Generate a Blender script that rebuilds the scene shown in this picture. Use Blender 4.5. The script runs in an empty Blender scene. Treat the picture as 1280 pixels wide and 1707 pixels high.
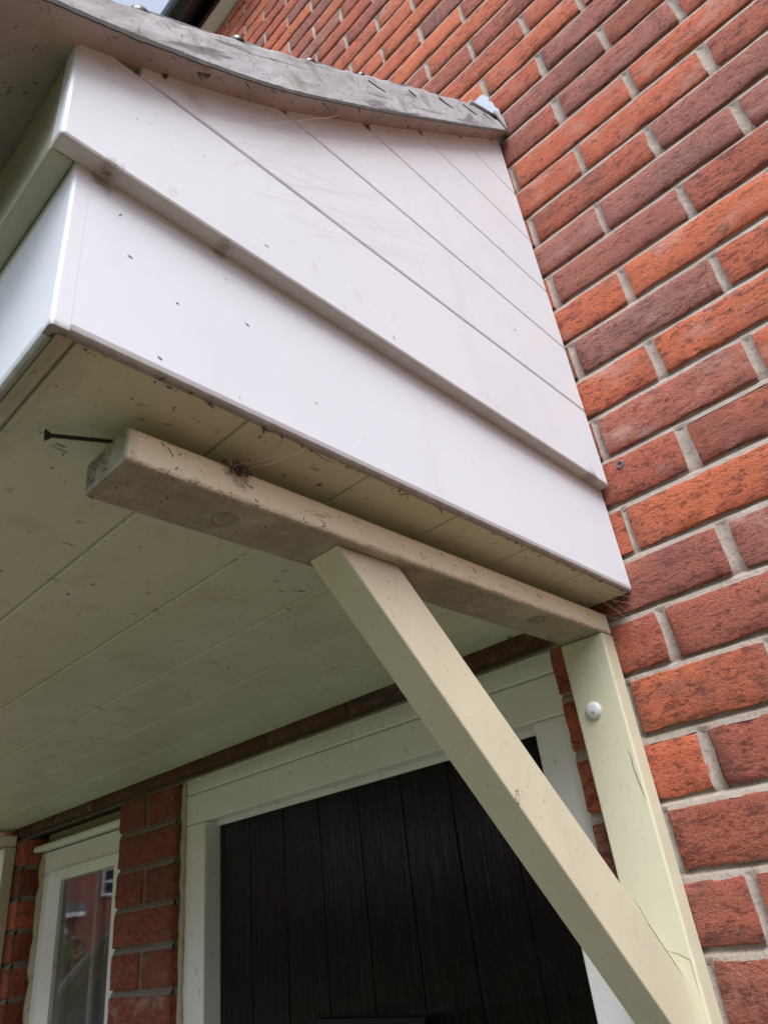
import bpy, bmesh, math, random
from mathutils import Vector, Matrix, noise as mnoise
R = math.radians
S = bpy.context.scene
COL = S.collection
random.seed(7)

# ------------------------------------------------------------------ camera
cam_d = bpy.data.cameras.new('camera'); cam = bpy.data.objects.new('camera', cam_d); COL.objects.link(cam)
CAM = Vector((0.4224144816196986, -0.8676756203044638, 0.14878600306359482))
CR = Matrix(((0.7139568287176558, 0.41600050679639966, 0.5632133033519066),
             (0.6908491653060188, -0.28757374553240955, -0.6633466451836764),
             (-0.11398718139951192, 0.8626963076457437, -0.4927088422699507)))
cam.matrix_world = Matrix.Translation(CAM) @ CR.to_4x4()
FPX = 1182.64
cam_d.sensor_fit = 'VERTICAL'; cam_d.sensor_height = 36.0; cam_d.lens = FPX / 1707 * 36
cam_d.clip_start = 0.01; cam_d.clip_end = 2000
cam_d.dof.use_dof = True; cam_d.dof.focus_distance = 0.85; cam_d.dof.aperture_fstop = 14
S.camera = cam

# ------------------------------------------------------------------ sky, sun, exposure
SUN_EL, SUN_AZ = R(55), R(132)      # azimuth measured clockwise from +Y
W = bpy.data.worlds.new('World'); S.world = W; W.use_nodes = True
nt = W.node_tree; nt.nodes.clear()
sky = nt.nodes.new('ShaderNodeTexSky'); sky.sky_type = 'NISHITA'; sky.sun_disc = False
sky.sun_elevation = SUN_EL; sky.sun_rotation = SUN_AZ; sky.air_density = 1.0; sky.dust_density = 1.5; sky.ozone_density = 1.0
hs = nt.nodes.new('ShaderNodeHueSaturation'); hs.inputs['Saturation'].default_value = 0.48
bg = nt.nodes.new('ShaderNodeBackground'); bg.inputs['Strength'].default_value = 0.115
wo = nt.nodes.new('ShaderNodeOutputWorld')
nt.links.new(sky.outputs[0], hs.inputs['Color']); nt.links.new(hs.outputs[0], bg.inputs['Color']); nt.links.new(bg.outputs[0], wo.inputs[0])
sun_d = bpy.data.lights.new('sun', 'SUN'); sun_d.energy = 1.4; sun_d.angle = R(32); sun_d.color = (1.0, 0.995, 0.99)
sun = bpy.data.objects.new('sun', sun_d); COL.objects.link(sun)
sd = Vector((math.sin(SUN_AZ) * math.cos(SUN_EL), math.cos(SUN_AZ) * math.cos(SUN_EL), math.sin(SUN_EL)))
sun.rotation_euler = sd.to_track_quat('Z', 'Y').to_euler(); sun.location = sd * 20
V = S.view_settings
V.view_transform = 'Standard'; V.look = 'None'; V.gamma = 1; V.use_curve_mapping = False; V.exposure = 1.55
S.render.engine = 'CYCLES'
S.cycles.max_bounces = 10; S.cycles.diffuse_bounces = 6; S.cycles.glossy_bounces = 5
S.cycles.use_denoising = True

# ------------------------------------------------------------------ materials
def lin(r, g, b):
    f = lambda c: (c / 255 / 12.92) if c / 255 <= 0.04045 else ((c / 255 + 0.055) / 1.055) ** 2.4
    return (f(r), f(g), f(b), 1)

class M:
    """small node builder: base colour, layers of dirt, grain or painted shade over it, bumps"""
    def __init__(s, name, base, rough=0.5, coat=0, spec=None, metal=0):
        s.m = bpy.data.materials.new(name); s.m.use_nodes = True; s.t = s.m.node_tree; s.n = s.t.nodes
        s.b = s.n['Principled BSDF']; s.L = s.t.links.new
        s.b.inputs['Roughness'].default_value = rough; s.b.inputs['Metallic'].default_value = metal
        if coat: s.b.inputs['Coat Weight'].default_value = coat; s.b.inputs['Coat Roughness'].default_value = 0.1
        if spec is not None: s.b.inputs['Specular IOR Level'].default_value = spec
        g = s.n.new('ShaderNodeNewGeometry'); s.pos = g.outputs['Position']; s.geo = g
        if base is None: s.c = None
        elif isinstance(base, tuple):
            rgb = s.n.new('ShaderNodeRGB'); rgb.outputs[0].default_value = base if len(base) == 4 else (*base, 1); s.c = rgb.outputs[0]
        else: s.c = base
        s.nrm = None
    def math(s, op, a, b=None, clamp=False):
        n = s.n.new('ShaderNodeMath'); n.operation = op; n.use_clamp = clamp
        for i, v in enumerate((a, b)):
            if v is None: continue
            if isinstance(v, (int, float)): n.inputs[i].default_value = v
            else: s.L(v, n.inputs[i])
        return n.outputs[0]
    def vec(s, scale=(1, 1, 1), off=None):
        n = s.n.new('ShaderNodeMapping'); n.inputs['Scale'].default_value = scale
        s.L(s.pos, n.inputs['Vector'])
        if off is not None: s.L(off, n.inputs['Location'])
        return n.outputs[0]
    def ramp(s, v, lo, hi):
        n = s.n.new('ShaderNodeMapRange'); n.interpolation_type = 'SMOOTHSTEP'
        s.L(v, n.inputs['Value']); n.inputs['From Min'].default_value = lo; n.inputs['From Max'].default_value = hi
        return n.outputs['Result']
    def noise(s, scale, vs=(1, 1, 1), detail=3, rough=0.55, dist=0, off=None):
        n = s.n.new('ShaderNodeTexNoise'); n.inputs['Scale'].default_value = scale; n.inputs['Detail'].default_value = detail
        n.inputs['Roughness'].default_value = rough; n.inputs['Distortion'].default_value = dist
        s.L(s.vec(vs, off), n.inputs['Vector']); return n.outputs['Fac']
    def voro(s, scale, vs=(1, 1, 1)):
        n = s.n.new('ShaderNodeTexVoronoi'); n.inputs['Scale'].default_value = scale; s.L(s.vec(vs), n.inputs['Vector']); return n.outputs['Distance']
    def over(s, fac, color, amt=1.0, mode='MIX'):
        n = s.n.new('ShaderNodeMix'); n.data_type = 'RGBA'; n.blend_type = mode
        f = s.math('MULTIPLY', fac, amt) if amt != 1.0 else fac
        s.L(f, n.inputs[0]); s.L(s.c, n.inputs[6])
        if isinstance(color, tuple): n.inputs[7].default_value = color if len(color) == 4 else (*color, 1)
        else: s.L(color, n.inputs[7])
        s.c = n.outputs[2]; return s
    def layer(s, scale, lo, hi, color, amt=1.0, vs=(1, 1, 1), detail=3, mode='MIX', dist=0):
        return s.over(s.ramp(s.noise(scale, vs, detail, dist=dist), lo, hi), color, amt, mode)
    def spot(s, p, r, color, amt=1.0, nscale=60, nw=0.5):
        d = s.n.new('ShaderNodeVectorMath'); d.operation = 'DISTANCE'; s.L(s.pos, d.inputs[0]); d.inputs[1].default_value = p
        dd = s.math('ADD', s.math('DIVIDE', d.outputs['Value'], r), s.math('MULTIPLY', s.math('SUBTRACT', s.noise(nscale, detail=4), 0.5), nw * 2))
        return s.over(s.math('SUBTRACT', 1.0, s.ramp(dd, 0.25, 1.0)), color, amt)
    def band(s, axis, v0, v1, color, amt=1.0, nscale=40, nw=0.6, vs=(1, 1, 1)):
        """strip of settled dirt: full at v0, gone at v1, broken up by noise"""
        x = s.n.new('ShaderNodeSeparateXYZ'); s.L(s.pos, x.inputs[0]); v = x.outputs[axis]
        n = s.n.new('ShaderNodeMapRange'); s.L(v, n.inputs['Value']); n.inputs['From Min'].default_value = v0; n.inputs['From Max'].default_value = v1
        n.inputs['To Min'].default_value = 1; n.inputs['To Max'].default_value = 0
        f = s.math('ADD', n.outputs[0], s.math('MULTIPLY', s.math('SUBTRACT', s.noise(nscale, vs, 5), 0.5), nw * 2), True)
        f = s.math('MULTIPLY', f, s.ramp(n.outputs[0], 0.0, 0.15))
        return s.over(f, color, amt)
    def bump(s, h, dist=0.001, strength=1.0):
        n = s.n.new('ShaderNodeBump'); n.inputs['Distance'].default_value = dist; n.inputs['Strength'].default_value = strength
        s.L(h, n.inputs['Height'])
        if s.nrm: s.L(s.nrm, n.inputs['Normal'])
        s.nrm = n.outputs[0]; return s
    def rough(s, fac, a, b):
        n = s.n.new('ShaderNodeMapRange'); s.L(fac, n.inputs['Value']); n.inputs['To Min'].default_value = a; n.inputs['To Max'].default_value = b
        s.L(n.outputs[0], s.b.inputs['Roughness']); return s
    def done(s):
        s.L(s.c, s.b.inputs['Base Color'])
        if s.nrm: s.L(s.nrm, s.b.inputs['Normal'])
        return s.m

def brick_mat(name, src):
    s = M(name, None, 0.88, spec=0.25)
    if src == 'object':
        oi = s.n.new('ShaderNodeObjectInfo'); s.c = oi.outputs['Color']
        off = s.math('MULTIPLY', oi.outputs['Random'], 7.0)
    else:
        at = s.n.new('ShaderNodeAttribute'); at.attribute_name = 'tone'; s.c = at.outputs['Color']; off = None
    bt = s.n.new('ShaderNodeMix')
    big = s.noise(9, (0.6, 1, 1.4), 4, off=off)
    s.over(s.ramp(big, 0.50, 0.72), (0.20, 0.105, 0.085), 0.55)
    s.over(s.ramp(big, 0.46, 0.28), (0.44, 0.14, 0.07), 0.40)
    # drag marks: short dark dashes lying along the brick
    drag = s.noise(120, (0.5, 1, 1.25), 5, 0.66, 0.5, off)
    if src == 'object': drag = s.math('ADD', drag, s.math('MULTIPLY', s.math('SUBTRACT', s.math('FRACT', s.math('MULTIPLY', oi.outputs['Random'], 37.0)), 0.55), 0.07))
    s.over(s.ramp(drag, 0.52, 0.62), (0.080, 0.026, 0.022), 0.62)
    s.over(s.ramp(s.noise(70, (0.45, 1, 1.2), 4, 0.6, 0.4, off), 0.56, 0.66), (0.10, 0.035, 0.03), 0.55)
    fine = s.noise(330, (0.7, 1, 1), 4, 0.72)
    s.over(s.ramp(fine, 0.54, 0.68), (0.050, 0.022, 0.020), 0.75)
    s.over(s.ramp(fine, 0.42, 0.30), (0.62, 0.30, 0.20), 0.62)
    # burnt iron specks
    vr = s.voro(42); pit = s.ramp(s.noise(23, detail=2, off=off), 0.55, 0.62)
    s.over(s.math('MULTIPLY', s.ramp(vr, 0.11, 0.07), pit), (0.025, 0.022, 0.03), 0.9)
    gr = s.voro(240); s.over(s.math('MULTIPLY', s.ramp(gr, 0.20, 0.08), s.ramp(s.noise(60), 0.5, 0.6)), (0.62, 0.48, 0.42), 0.5)
    if src == 'object':          # some bricks carry pale salts, some a dark kiln flash
        r2 = s.math('FRACT', s.math('MULTIPLY', oi.outputs['Random'], 91.0))
        s.over(s.math('MULTIPLY', s.ramp(s.noise(22, (0.7, 1, 1.2), 6, 0.65), 0.48, 0.70), s.ramp(r2, 0.62, 0.95)), (0.47, 0.33, 0.29), 0.55)
        s.over(s.math('MULTIPLY', s.ramp(s.noise(11, (0.8, 1, 0.6), 4, 0.6, off=off), 0.45, 0.66), s.ramp(r2, 0.40, 0.12)), (0.17, 0.075, 0.065), 0.6)
    # pale bloom
    s.over(s.ramp(s.noise(14, (1, 1, 1), 5), 0.62, 0.8), (0.42, 0.30, 0.27), 0.35)
    gran = s.noise(520, detail=5, rough=0.75)
    h = s.math('ADD', s.math('MULTIPLY', drag, -0.55), s.math('ADD', s.math('MULTIPLY', fine, -0.5), s.math('MULTIPLY', gran, 0.5)))
    s.bump(h, 0.0034, 0.9)
    return s.done()

MAT_BRICK = brick_mat('fired_clay', 'object')
MAT_BRICK_FAR = brick_mat('fired_clay_far', 'attr')

s = M('mortar', (0.38, 0.315, 0.275), 0.92, spec=0.2)
s.layer(60, 0.45, 0.7, (0.30, 0.26, 0.22), 0.5).layer(300, 0.52, 0.66, (0.20, 0.17, 0.14), 0.6).layer(4, 0.5, 0.75, (0.27, 0.23, 0.19), 0.5, detail=5).layer(12, 0.5, 0.7, (0.45, 0.38, 0.335), 0.5)
s.bump(s.math('ADD', s.noise(180, detail=5, rough=0.7), s.math('MULTIPLY', s.noise(40, detail=2), 2.0)), 0.0016, 0.7)
x = s.n.new('ShaderNodeSeparateXYZ'); s.L(s.pos, x.inputs[0])
s.over(s.math('MULTIPLY', s.ramp(x.outputs[2], 0.440, 0.450), s.math('MULTIPLY', s.ramp(x.outputs[2], 0.53, 0.50), s.ramp(x.outputs[0], -0.03, -0.06))), (0.075, 0.055, 0.045), 0.88)    # soffit shade painted dark into the mortar
s.over(s.math('MULTIPLY', s.ramp(x.outputs[2], 0.452, 0.448), s.ramp(x.outputs[0], -0.90, -0.97)), (0.13, 0.105, 0.09), 0.6)      # joints beside the door darkened, porch shade put into the colour
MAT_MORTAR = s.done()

def pvc(name, base=(0.70, 0.735, 0.795), flecks=0.35, rough=0.45, grime=None):
    s = M(name, base, rough)
    s.layer(5, 0.45, 0.75, tuple(c * 0.93 for c in base), 0.6)
    s.layer(40, 0.50, 0.8, tuple(c * 0.90 for c in base), 0.30, (1, 1, 0.6), 5)
    s.layer(24, 0.52, 0.78, tuple(c * f for c, f in zip(base, (.86, .85, .80))), 0.35, (1, 1, 0.07), 5)      # faint rain streaks
    if grime: grime(s)
    v = s.voro(55, (1, 1, 1.4)); s.over(s.math('MULTIPLY', s.ramp(v, 0.085, 0.05), s.ramp(s.noise(9, detail=2), 0.52, 0.62)), (0.10, 0.085, 0.07), flecks)
    v2 = s.voro(70, (1, 1.7, 1)); s.over(s.math('MULTIPLY', s.ramp(v2, 0.10, 0.06), s.ramp(s.noise(14), 0.55, 0.65)), (0.12, 0.10, 0.085), flecks)
    s.bump(s.noise(14, detail=2), 0.0006, 0.4)
    return s.done()

DIRT = (0.055, 0.045, 0.035)
MAT_PVC = pvc('white_upvc')
def g_ledge(s):
    for p, r in (((0.098, -0.738, 0.629), 0.013), ((0.098, -0.638, 0.629), 0.009), ((0.098, -0.05, 0.629), 0.02)):
        s.spot(p, r, (0.10, 0.08, 0.07), 0.7, 110, 0.9)
    s.band(2, 0.6295, 0.634, (0.40, 0.34, 0.26), 0.75, 60, 0.35)
    # soot and old web stuck along the top under the verge
    s.layer(50, 0.62, 0.74, (0.30, 0.25, 0.21), 0.16, (1, 1, 1), 6)
MAT_CLAD = pvc('white_cladding', grime=g_ledge)
def g_fascia(s):
    s.band(2, 0.4760, 0.4835, (0.34, 0.31, 0.26), 0.85, 50, 0.3)
    s.band(2, 0.4772, 0.481, DIRT, 0.5, 90, 0.8)
    s.spot((0.0896, -0.738, 0.629), 0.013, (0.14, 0.11, 0.10), 0.6, 110, 0.8)
    s.spot((0.0896, -0.638, 0.629), 0.010, (0.22, 0.17, 0.14), 0.6, 110, 0.8)
MAT_FASCIA = pvc('white_fascia', (0.70, 0.738, 0.81), grime=g_fascia)

s = M('olive_board', (0.30, 0.295, 0.23), 0.55)  # dark olive grey board, paler towards its bottom edge
s.layer(7, 0.4, 0.7, (0.20, 0.20, 0.15), 0.7, detail=5).layer(60, 0.5, 0.7, (0.16, 0.15, 0.10), 0.5, detail=5).band(2, 0.630, 0.650, (0.52, 0.50, 0.40), 0.6, 30, 0.4)
MAT_OLIVE = s.done()
s = M('mildewed_soffit', (0.585, 0.615, 0.48), 0.42)
s.layer(3.5, 0.40, 0.70, (0.51, 0.54, 0.38), 0.7).layer(22, 0.5, 0.75, (0.42, 0.40, 0.28), 0.5, (1, 1, 1), 5)
s.band(0, 0.10, 0.00, (0.56, 0.47, 0.31), 0.7, 14, 0.3)
s.band(1, -0.756, -0.715, (0.20, 0.16, 0.12), 0.65, 45, 0.55)
s.layer(120, 0.64, 0.72, (0.16, 0.14, 0.09), 0.45, (0.6, 1, 1), 4)
s.layer(55, 0.66, 0.72, DIRT, 0.75, (1, 0.5, 1), 5, dist=1.5)
v = s.voro(30, (1, 1.6, 1)); s.over(s.math('MULTIPLY', s.ramp(v, 0.12, 0.06), s.ramp(s.noise(6, detail=3), 0.50, 0.60)), DIRT, 0.85)
s.bump(s.noise(30, detail=3), 0.0008, 0.35)
MAT_SOFFIT = s.done()

def cream(name, base, dirt, k=1.0):
    s = M(name, base, 0.42)
    s.layer(6, 0.45, 0.75, tuple(c * 0.92 for c in base), 0.7)
    s.layer(90, 0.62, 0.74, (0.36, 0.30, 0.20), 0.20 * k, (1, 0.6, 0.7), 5)
    if dirt: dirt(s)
    v = s.voro(105); s.over(s.math('MULTIPLY', s.ramp(v, 0.10, 0.05), s.ramp(s.noise(11), 0.55, 0.62)), (0.07, 0.055, 0.04), 0.7 * k)
    s.layer(260, 0.60, 0.70, tuple(c * 0.72 for c in base), 0.35, (1, 1, 0.12), 3)
    s.layer(2.2, 0.5, 0.75, tuple(c * .8 for c in base), 0.4, (3, 3, 1), 4)
    s.layer(160, 0.68, 0.72, (0.10, 0.08, 0.05), 0.5, (1, 1, 0.7), 5, dist=1.0)
    s.bump(s.noise(120, (1, 0.3, 0.3), 4), 0.0006, 0.35).bump(s.noise(18, detail=2), 0.001, 0.3)
    return s.done()
MAT_CREAM = cream('cream_gloss_paint', (0.645, 0.622, 0.465), None)
def g_beam(s):
    s.band(2, 0.4316, 0.4345, (0.21, 0.19, 0.12), 0.85, 60, 0.3)
    s.band(1, -0.6835, -0.672, (0.20, 0.155, 0.09), 0.6, 40, 0.5)
    s.layer(240, 0.60, 0.72, (0.16, 0.13, 0.085), 0.15, (1, 0.4, 1), 5)
    s.layer(46, 0.62, 0.72, (0.14, 0.11, 0.08), 0.30, (1, 0.5, 1), 6, dist=1.0)
    s.spot((0.047, -0.590, 0.458), 0.016, (0.16, 0.12, 0.09), 0.7, 120, 0.9)
    s.band(2, 0.4322, 0.4375, (0.06, 0.05, 0.04), 0.42, 90, 0.9, (1, 0.5, 1))
    s.band(2, 0.4612, 0.4595, (0.14, 0.11, 0.08), 0.5, 80, 0.7, (1, 0.5, 1))
    s.layer(30, 0.56, 0.80, (0.62, 0.49, 0.34), 0.25, (1, 0.5, 1), 5)
    s.band(1, -0.6835, -0.6795, (0.07, 0.058, 0.04), 0.75, 75, 0.6)
    s.layer(150, 0.62, 0.70, (0.07, 0.055, 0.04), 0.35, (1, 0.35, 1), 6, dist=0.8)
MAT_BEAM = cream('weathered_cream_paint', (0.88, 0.83, 0.63), g_beam, 1.4)

s = M('black_grp_door', (0.0022, 0.0022, 0.0026), 0.2, spec=0.22)
grain = s.noise(26, (5.5, 1, 0.16), 4, 0.6, 1.0); grain2 = s.noise(110, (2.6, 1, 0.05), 3, 0.6)
s.rough(grain, 0.07, 0.16)
s.bump(s.math('ADD', grain, s.math('MULTIPLY', grain2, 0.5)), 0.0055, 1.0)
MAT_DOOR = s.done()
MAT_BLACK = M('black_plastic', (0.004, 0.004, 0.005), 0.3, spec=0.18).done()
MAT_GUTTER = M('black_gutter_plastic', (0.010, 0.010, 0.012), 0.35).layer(30, 0.5, 0.7, (0.03, 0.03, 0.03), 0.5).done()

s = M('frame_upvc', (0.80, 0.80, 0.80), 0.35); s.layer(7, 0.45, 0.75, (0.73, 0.73, 0.71), 0.7).layer(60, 0.62, 0.7, (0.25, 0.22, 0.16), 0.35, detail=5)
MAT_FRAME = s.done()
s = M('mastic', (0.50, 0.45, 0.33), 0.6); s.layer(70, 0.5, 0.7, (0.22, 0.18, 0.11), 0.6); s.bump(s.noise(60), 0.002, 0.6); MAT_MASTIC = s.done()

s = M('mortar_verge', (0.40, 0.40, 0.43), 0.8, spec=0.3)
s.layer(10, 0.45, 0.7, (0.52, 0.52, 0.56), 0.6).layer(70, 0.58, 0.72, (0.15, 0.145, 0.145), 0.5, (1, 1, 1.0), 5)
s.layer(130, 0.62, 0.70, (0.09, 0.085, 0.09), 0.6, (1, 1.6, 0.8), 3).layer(26, 0.52, 0.72, (0.17, 0.17, 0.10), 0.6, detail=6)
mpv = s.n.new('ShaderNodeMapping'); mpv.inputs['Rotation'].default_value = (R(-43), 0, 0); s.L(s.pos, mpv.inputs['Vector']); keep = s.pos; s.pos = mpv.outputs[0]
s.layer(30, 0.58, 0.66, (0.10, 0.10, 0.10), 0.7, (1, 0.14, 1.3), 5, dist=0.5); s.layer(14, 0.5, 0.7, (0.13, 0.135, 0.09), 0.7, (1, 0.3, 1.6), 6); s.pos = keep
wv = s.n.new('ShaderNodeTexWave'); wv.wave_type = 'RINGS'; wv.rings_direction = 'SPHERICAL'; wv.inputs['Scale'].default_value = 14; wv.inputs['Distortion'].default_value = 5; wv.inputs['Detail'].default_value = 2
mp = s.n.new('ShaderNodeMapping'); s.L(s.pos, mp.inputs['Vector']); mp.inputs['Location'].default_value = (-0.12, 0.62, -0.80); s.L(mp.outputs[0], wv.inputs['Vector'])
s.over(s.math('MULTIPLY', s.ramp(wv.outputs['Fac'], 0.93, 0.99), s.ramp(s.noise(12), 0.5, 0.65)), (0.20, 0.20, 0.21), 0.15)
s.pos = mpv.outputs[0]; s.layer(60, 0.61, 0.66, (0.09, 0.09, 0.095), 0.75, (1, 0.07, 1.2), 4, dist=0.3)
s.bump(s.noise(50, (1, 0.25, 1), 5), 0.002, 0.6); s.pos = keep; s.bump(s.noise(220, detail=3), 0.0008, 0.5)
MAT_VERGE = s.done()
s = M('concrete_tile', (0.11, 0.11, 0.12), 0.8); s.layer(30, 0.45, 0.65, (0.20, 0.20, 0.19), 0.7, detail=6).layer(18, 0.55, 0.7, (0.16, 0.17, 0.07), 0.7, detail=6).layer(200, 0.55, 0.7, (0.05, 0.05, 0.05), 0.5)
s.bump(s.noise(120, detail=5), 0.003, 0.7); MAT_TILE = s.done()
s = M('dirty_undercloak', (0.40, 0.34, 0.31), 0.85); s.layer(12, 0.4, 0.7, (0.31, 0.25, 0.22), 0.8, detail=5).layer(90, 0.6, 0.68, DIRT, 0.7, (1, 0.4, 1), 5, dist=1.5); MAT_CLOAK = s.done()
s = M('dark_crack', (0.03, 0.028, 0.028), 0.9); MAT_CRACK = s.done()
MAT_NOSE = M('dark_glazed_nose', (0.03, 0.032, 0.036), 0.3).layer(200, 0.5, 0.7, (0.10, 0.10, 0.09), 0.5).done()
s = M('dusty_plug', (0.09, 0.095, 0.11), 0.8); s.layer(400, 0.45, 0.6, (0.22, 0.22, 0.24), 0.7); MAT_PLUG = s.done()
s = M('mossy_board_edge', (0.045, 0.042, 0.040), 0.9); s.layer(60, 0.5, 0.7, (0.10, 0.095, 0.08), 0.6, detail=5); MAT_EDGE = s.done()
s = M('lead_sheet', (0.50, 0.55, 0.62), 0.45, metal=0.25); s.layer(40, 0.5, 0.7, (0.38, 0.42, 0.50), 0.5, detail=5); s.bump(s.noise(25), 0.002, 0.4); MAT_LEAD = s.done()
s = M('dark_steel', (0.045, 0.045, 0.042), 0.5, metal=0.7); s.layer(300, 0.5, 0.7, (0.09, 0.05, 0.03), 0.6); MAT_STEEL = s.done()
s = M('screw_cap_white', (0.72, 0.73, 0.76), 0.4); s.layer(60, 0.6, 0.66, (0.15, 0.13, 0.11), 0.6); MAT_CAP = s.done()
s = M('cobweb_silk', (0.62, 0.60, 0.57), 0.6); s.b.inputs['Alpha'].default_value = 1.0; MAT_WEB = s.done()
MAT_DEBRIS = M('debris', (0.065, 0.045, 0.035), 0.9).layer(400, 0.5, 0.7, (0.20, 0.14, 0.10), 0.6).done()
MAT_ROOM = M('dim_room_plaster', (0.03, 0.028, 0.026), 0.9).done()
s = M('window_glass', (0.9, 0.9, 0.9), 0.02); s.b.inputs['Transmission Weight'].default_value = 1.0; s.b.inputs['IOR'].default_value = 1.5
MAT_GLASS = s.done()
s = M('lawn_grass', (0.095, 0.110, 0.040), 0.95); s.layer(0.6, 0.4, 0.7, (0.110, 0.116, 0.050), 0.6).layer(14, 0.45, 0.7, (0.080, 0.098, 0.030), 0.5); MAT_LAWN = s.done()
s = M('paving', (0.10, 0.098, 0.09), 0.9); s.layer(7, 0.4, 0.7, (0.07, 0.068, 0.062), 0.6).layer(90, 0.5, 0.7, (0.13, 0.125, 0.115), 0.4); MAT_PAVE = s.done()
MAT_LEAF = M('hedge_leaf', (0.05, 0.085, 0.025), 0.6).layer(9, 0.4, 0.7, (0.09, 0.12, 0.03), 0.7).done()
s = M('far_brick', (0.24, 0.085, 0.068), 0.9); s.layer(5, 0.4, 0.7, (0.13, 0.06, 0.055), 0.6); MAT_FARBRICK = s.done()
MAT_SHED = M('grey_timber', (0.10, 0.10, 0.095), 0.85).layer(20, 0.4, 0.7, (0.06, 0.06, 0.06), 0.6, (1, 1, 0.2)).done()
MAT_PALE = M('pale_timber', (0.45, 0.42, 0.36), 0.8).layer(20, 0.4, 0.7, (0.35, 0.33, 0.28), 0.6).done()
MAT_SLATE = M('slate_roof', (0.06, 0.06, 0.065), 0.7).layer(8, 0.4, 0.7, (0.09, 0.085, 0.08), 0.6).done()

# ------------------------------------------------------------------ mesh helpers
def link(name, me, mat, parent=None):
    if mat and not me.materials: me.materials.append(mat)
    o = bpy.data.objects.new(name, me); COL.objects.link(o)
    if parent: o.parent = parent
    return o
def smooth(me, ang=40):
    for p in me.polygons: p.use_smooth = True
    me.set_sharp_from_angle(angle=R(ang))
def obj(name, bm, mat, parent=None, ang=None):
    bmesh.ops.recalc_face_normals(bm, faces=bm.faces)
    me = bpy.data.meshes.new(name); bm.to_mesh(me); bm.free()
    if ang and ang > 45: smooth(me, ang)      # flat boards keep flat faces
    return link(name, me, mat, parent)
def thing(name, label, cat, loc=(0, 0, 0), group=None):
    o = bpy.data.objects.new(name, None); COL.objects.link(o); o.location = loc; o.empty_display_size = 0.1
    return tag(o, label, cat, group)
def tag(o, label=None, cat=None, group=None, kind=None):
    if label: o['label'] = label
    if cat: o['category'] = cat
    if group: o['group'] = group
    if kind: o['kind'] = kind
    return o
def bevel(bm, w, seg=2, edges=None):
    bmesh.ops.bevel(bm, geom=edges or bm.edges[:], offset=w, segments=seg, affect='EDGES', profile=0.5, clamp_overlap=True)
def add_box(bm, x0, x1, y0, y1, z0, z1):
    vs = [bm.verts.new((x, y, z)) for x in (x0, x1) for y in (y0, y1) for z in (z0, z1)]
    for f in ((0, 1, 3, 2), (4, 6, 7, 5), (0, 4, 5, 1), (2, 3, 7, 6), (0, 2, 6, 4), (1, 5, 7, 3)): bm.faces.new([vs[i] for i in f])
    return bm
def box(x0, x1, y0, y1, z0, z1, bv=0, seg=2):
    bm = add_box(bmesh.new(), x0, x1, y0, y1, z0, z1)
    if bv: bevel(bm, bv, seg)
    return bm
def prism(poly, axis, a0, a1, bm=None):
    """poly: 2-D points in the other two axes (in x,y,z order), extruded along axis"""
    bm = bm or bmesh.new()
    def P(p, a):
        q = list(p); q.insert(axis, a); return q
    A = [bm.verts.new(P(p, a0)) for p in poly]; B = [bm.verts.new(P(p, a1)) for p in poly]
    n = len(poly); bm.faces.new(A); bm.faces.new(B[::-1])
    for i in range(n): bm.faces.new((A[i], B[i], B[(i + 1) % n], A[(i + 1) % n]))
    return bm
def tube(bm, pts, r, n=5, cap=True):
    pts = [Vector(p) for p in pts]; rings = []
    for i, p in enumerate(pts):
        d = (pts[min(i + 1, len(pts) - 1)] - pts[max(i - 1, 0)]).normalized()
        u = d.orthogonal().normalized(); v = d.cross(u); rr = r[i] if isinstance(r, (list, tuple)) else r
        rings.append([bm.verts.new(p + (u * math.cos(2 * math.pi * k / n) + v * math.sin(2 * math.pi * k / n)) * rr) for k in range(n)])
    for a, b in zip(rings, rings[1:]):
        # align the rings
        j = min(range(n), key=lambda j: sum((a[k].co - b[(k + j) % n].co).length for k in range(n)))
        for k in range(n): bm.faces.new((a[k], a[(k + 1) % n], b[(k + 1 + j) % n], b[(k + j) % n]))
    if cap: bm.faces.new(rings[0][::-1]); bm.faces.new(rings[-1])
    return bm
def lathe(prof, n=20):
    """prof: (radius, height) pairs turned round the local z axis"""
    bm = bmesh.new(); rings = []
    for r, h in prof:
        if r < 1e-6: rings.append([bm.verts.new((0, 0, h))])
        else: rings.append([bm.verts.new((r * math.cos(2 * math.pi * k / n), r * math.sin(2 * math.pi * k / n), h)) for k in range(n)])
    for a, b in zip(rings, rings[1:]):
        for k in range(n):
            k2 = (k + 1) % n
            if len(a) == 1: bm.faces.new((a[0], b[k2], b[k]))
            elif len(b) == 1: bm.faces.new((a[k], a[k2], b[0]))
            else: bm.faces.new((a[k], a[k2], b[k2], b[k]))
    return bm

# ------------------------------------------------------------------ ground
GZ = -1.70
me = bpy.data.meshes.new('lawn'); me.from_pydata([(-400, -400, GZ), (400, -400, GZ), (400, 400, GZ), (-400, 400, GZ)], [], [(0, 1, 2, 3)])
tag(link('lawn', me, MAT_LAWN), kind='structure')
me = bpy.data.meshes.new('path'); me.from_pydata([(-1.9, -3.2, GZ + .004), (1.6, -3.2, GZ + .004), (1.6, 0, GZ + .004), (-1.9, 0, GZ + .004)], [], [(0, 1, 2, 3)])
tag(link('path', me, MAT_PAVE), kind='structure')

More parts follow.
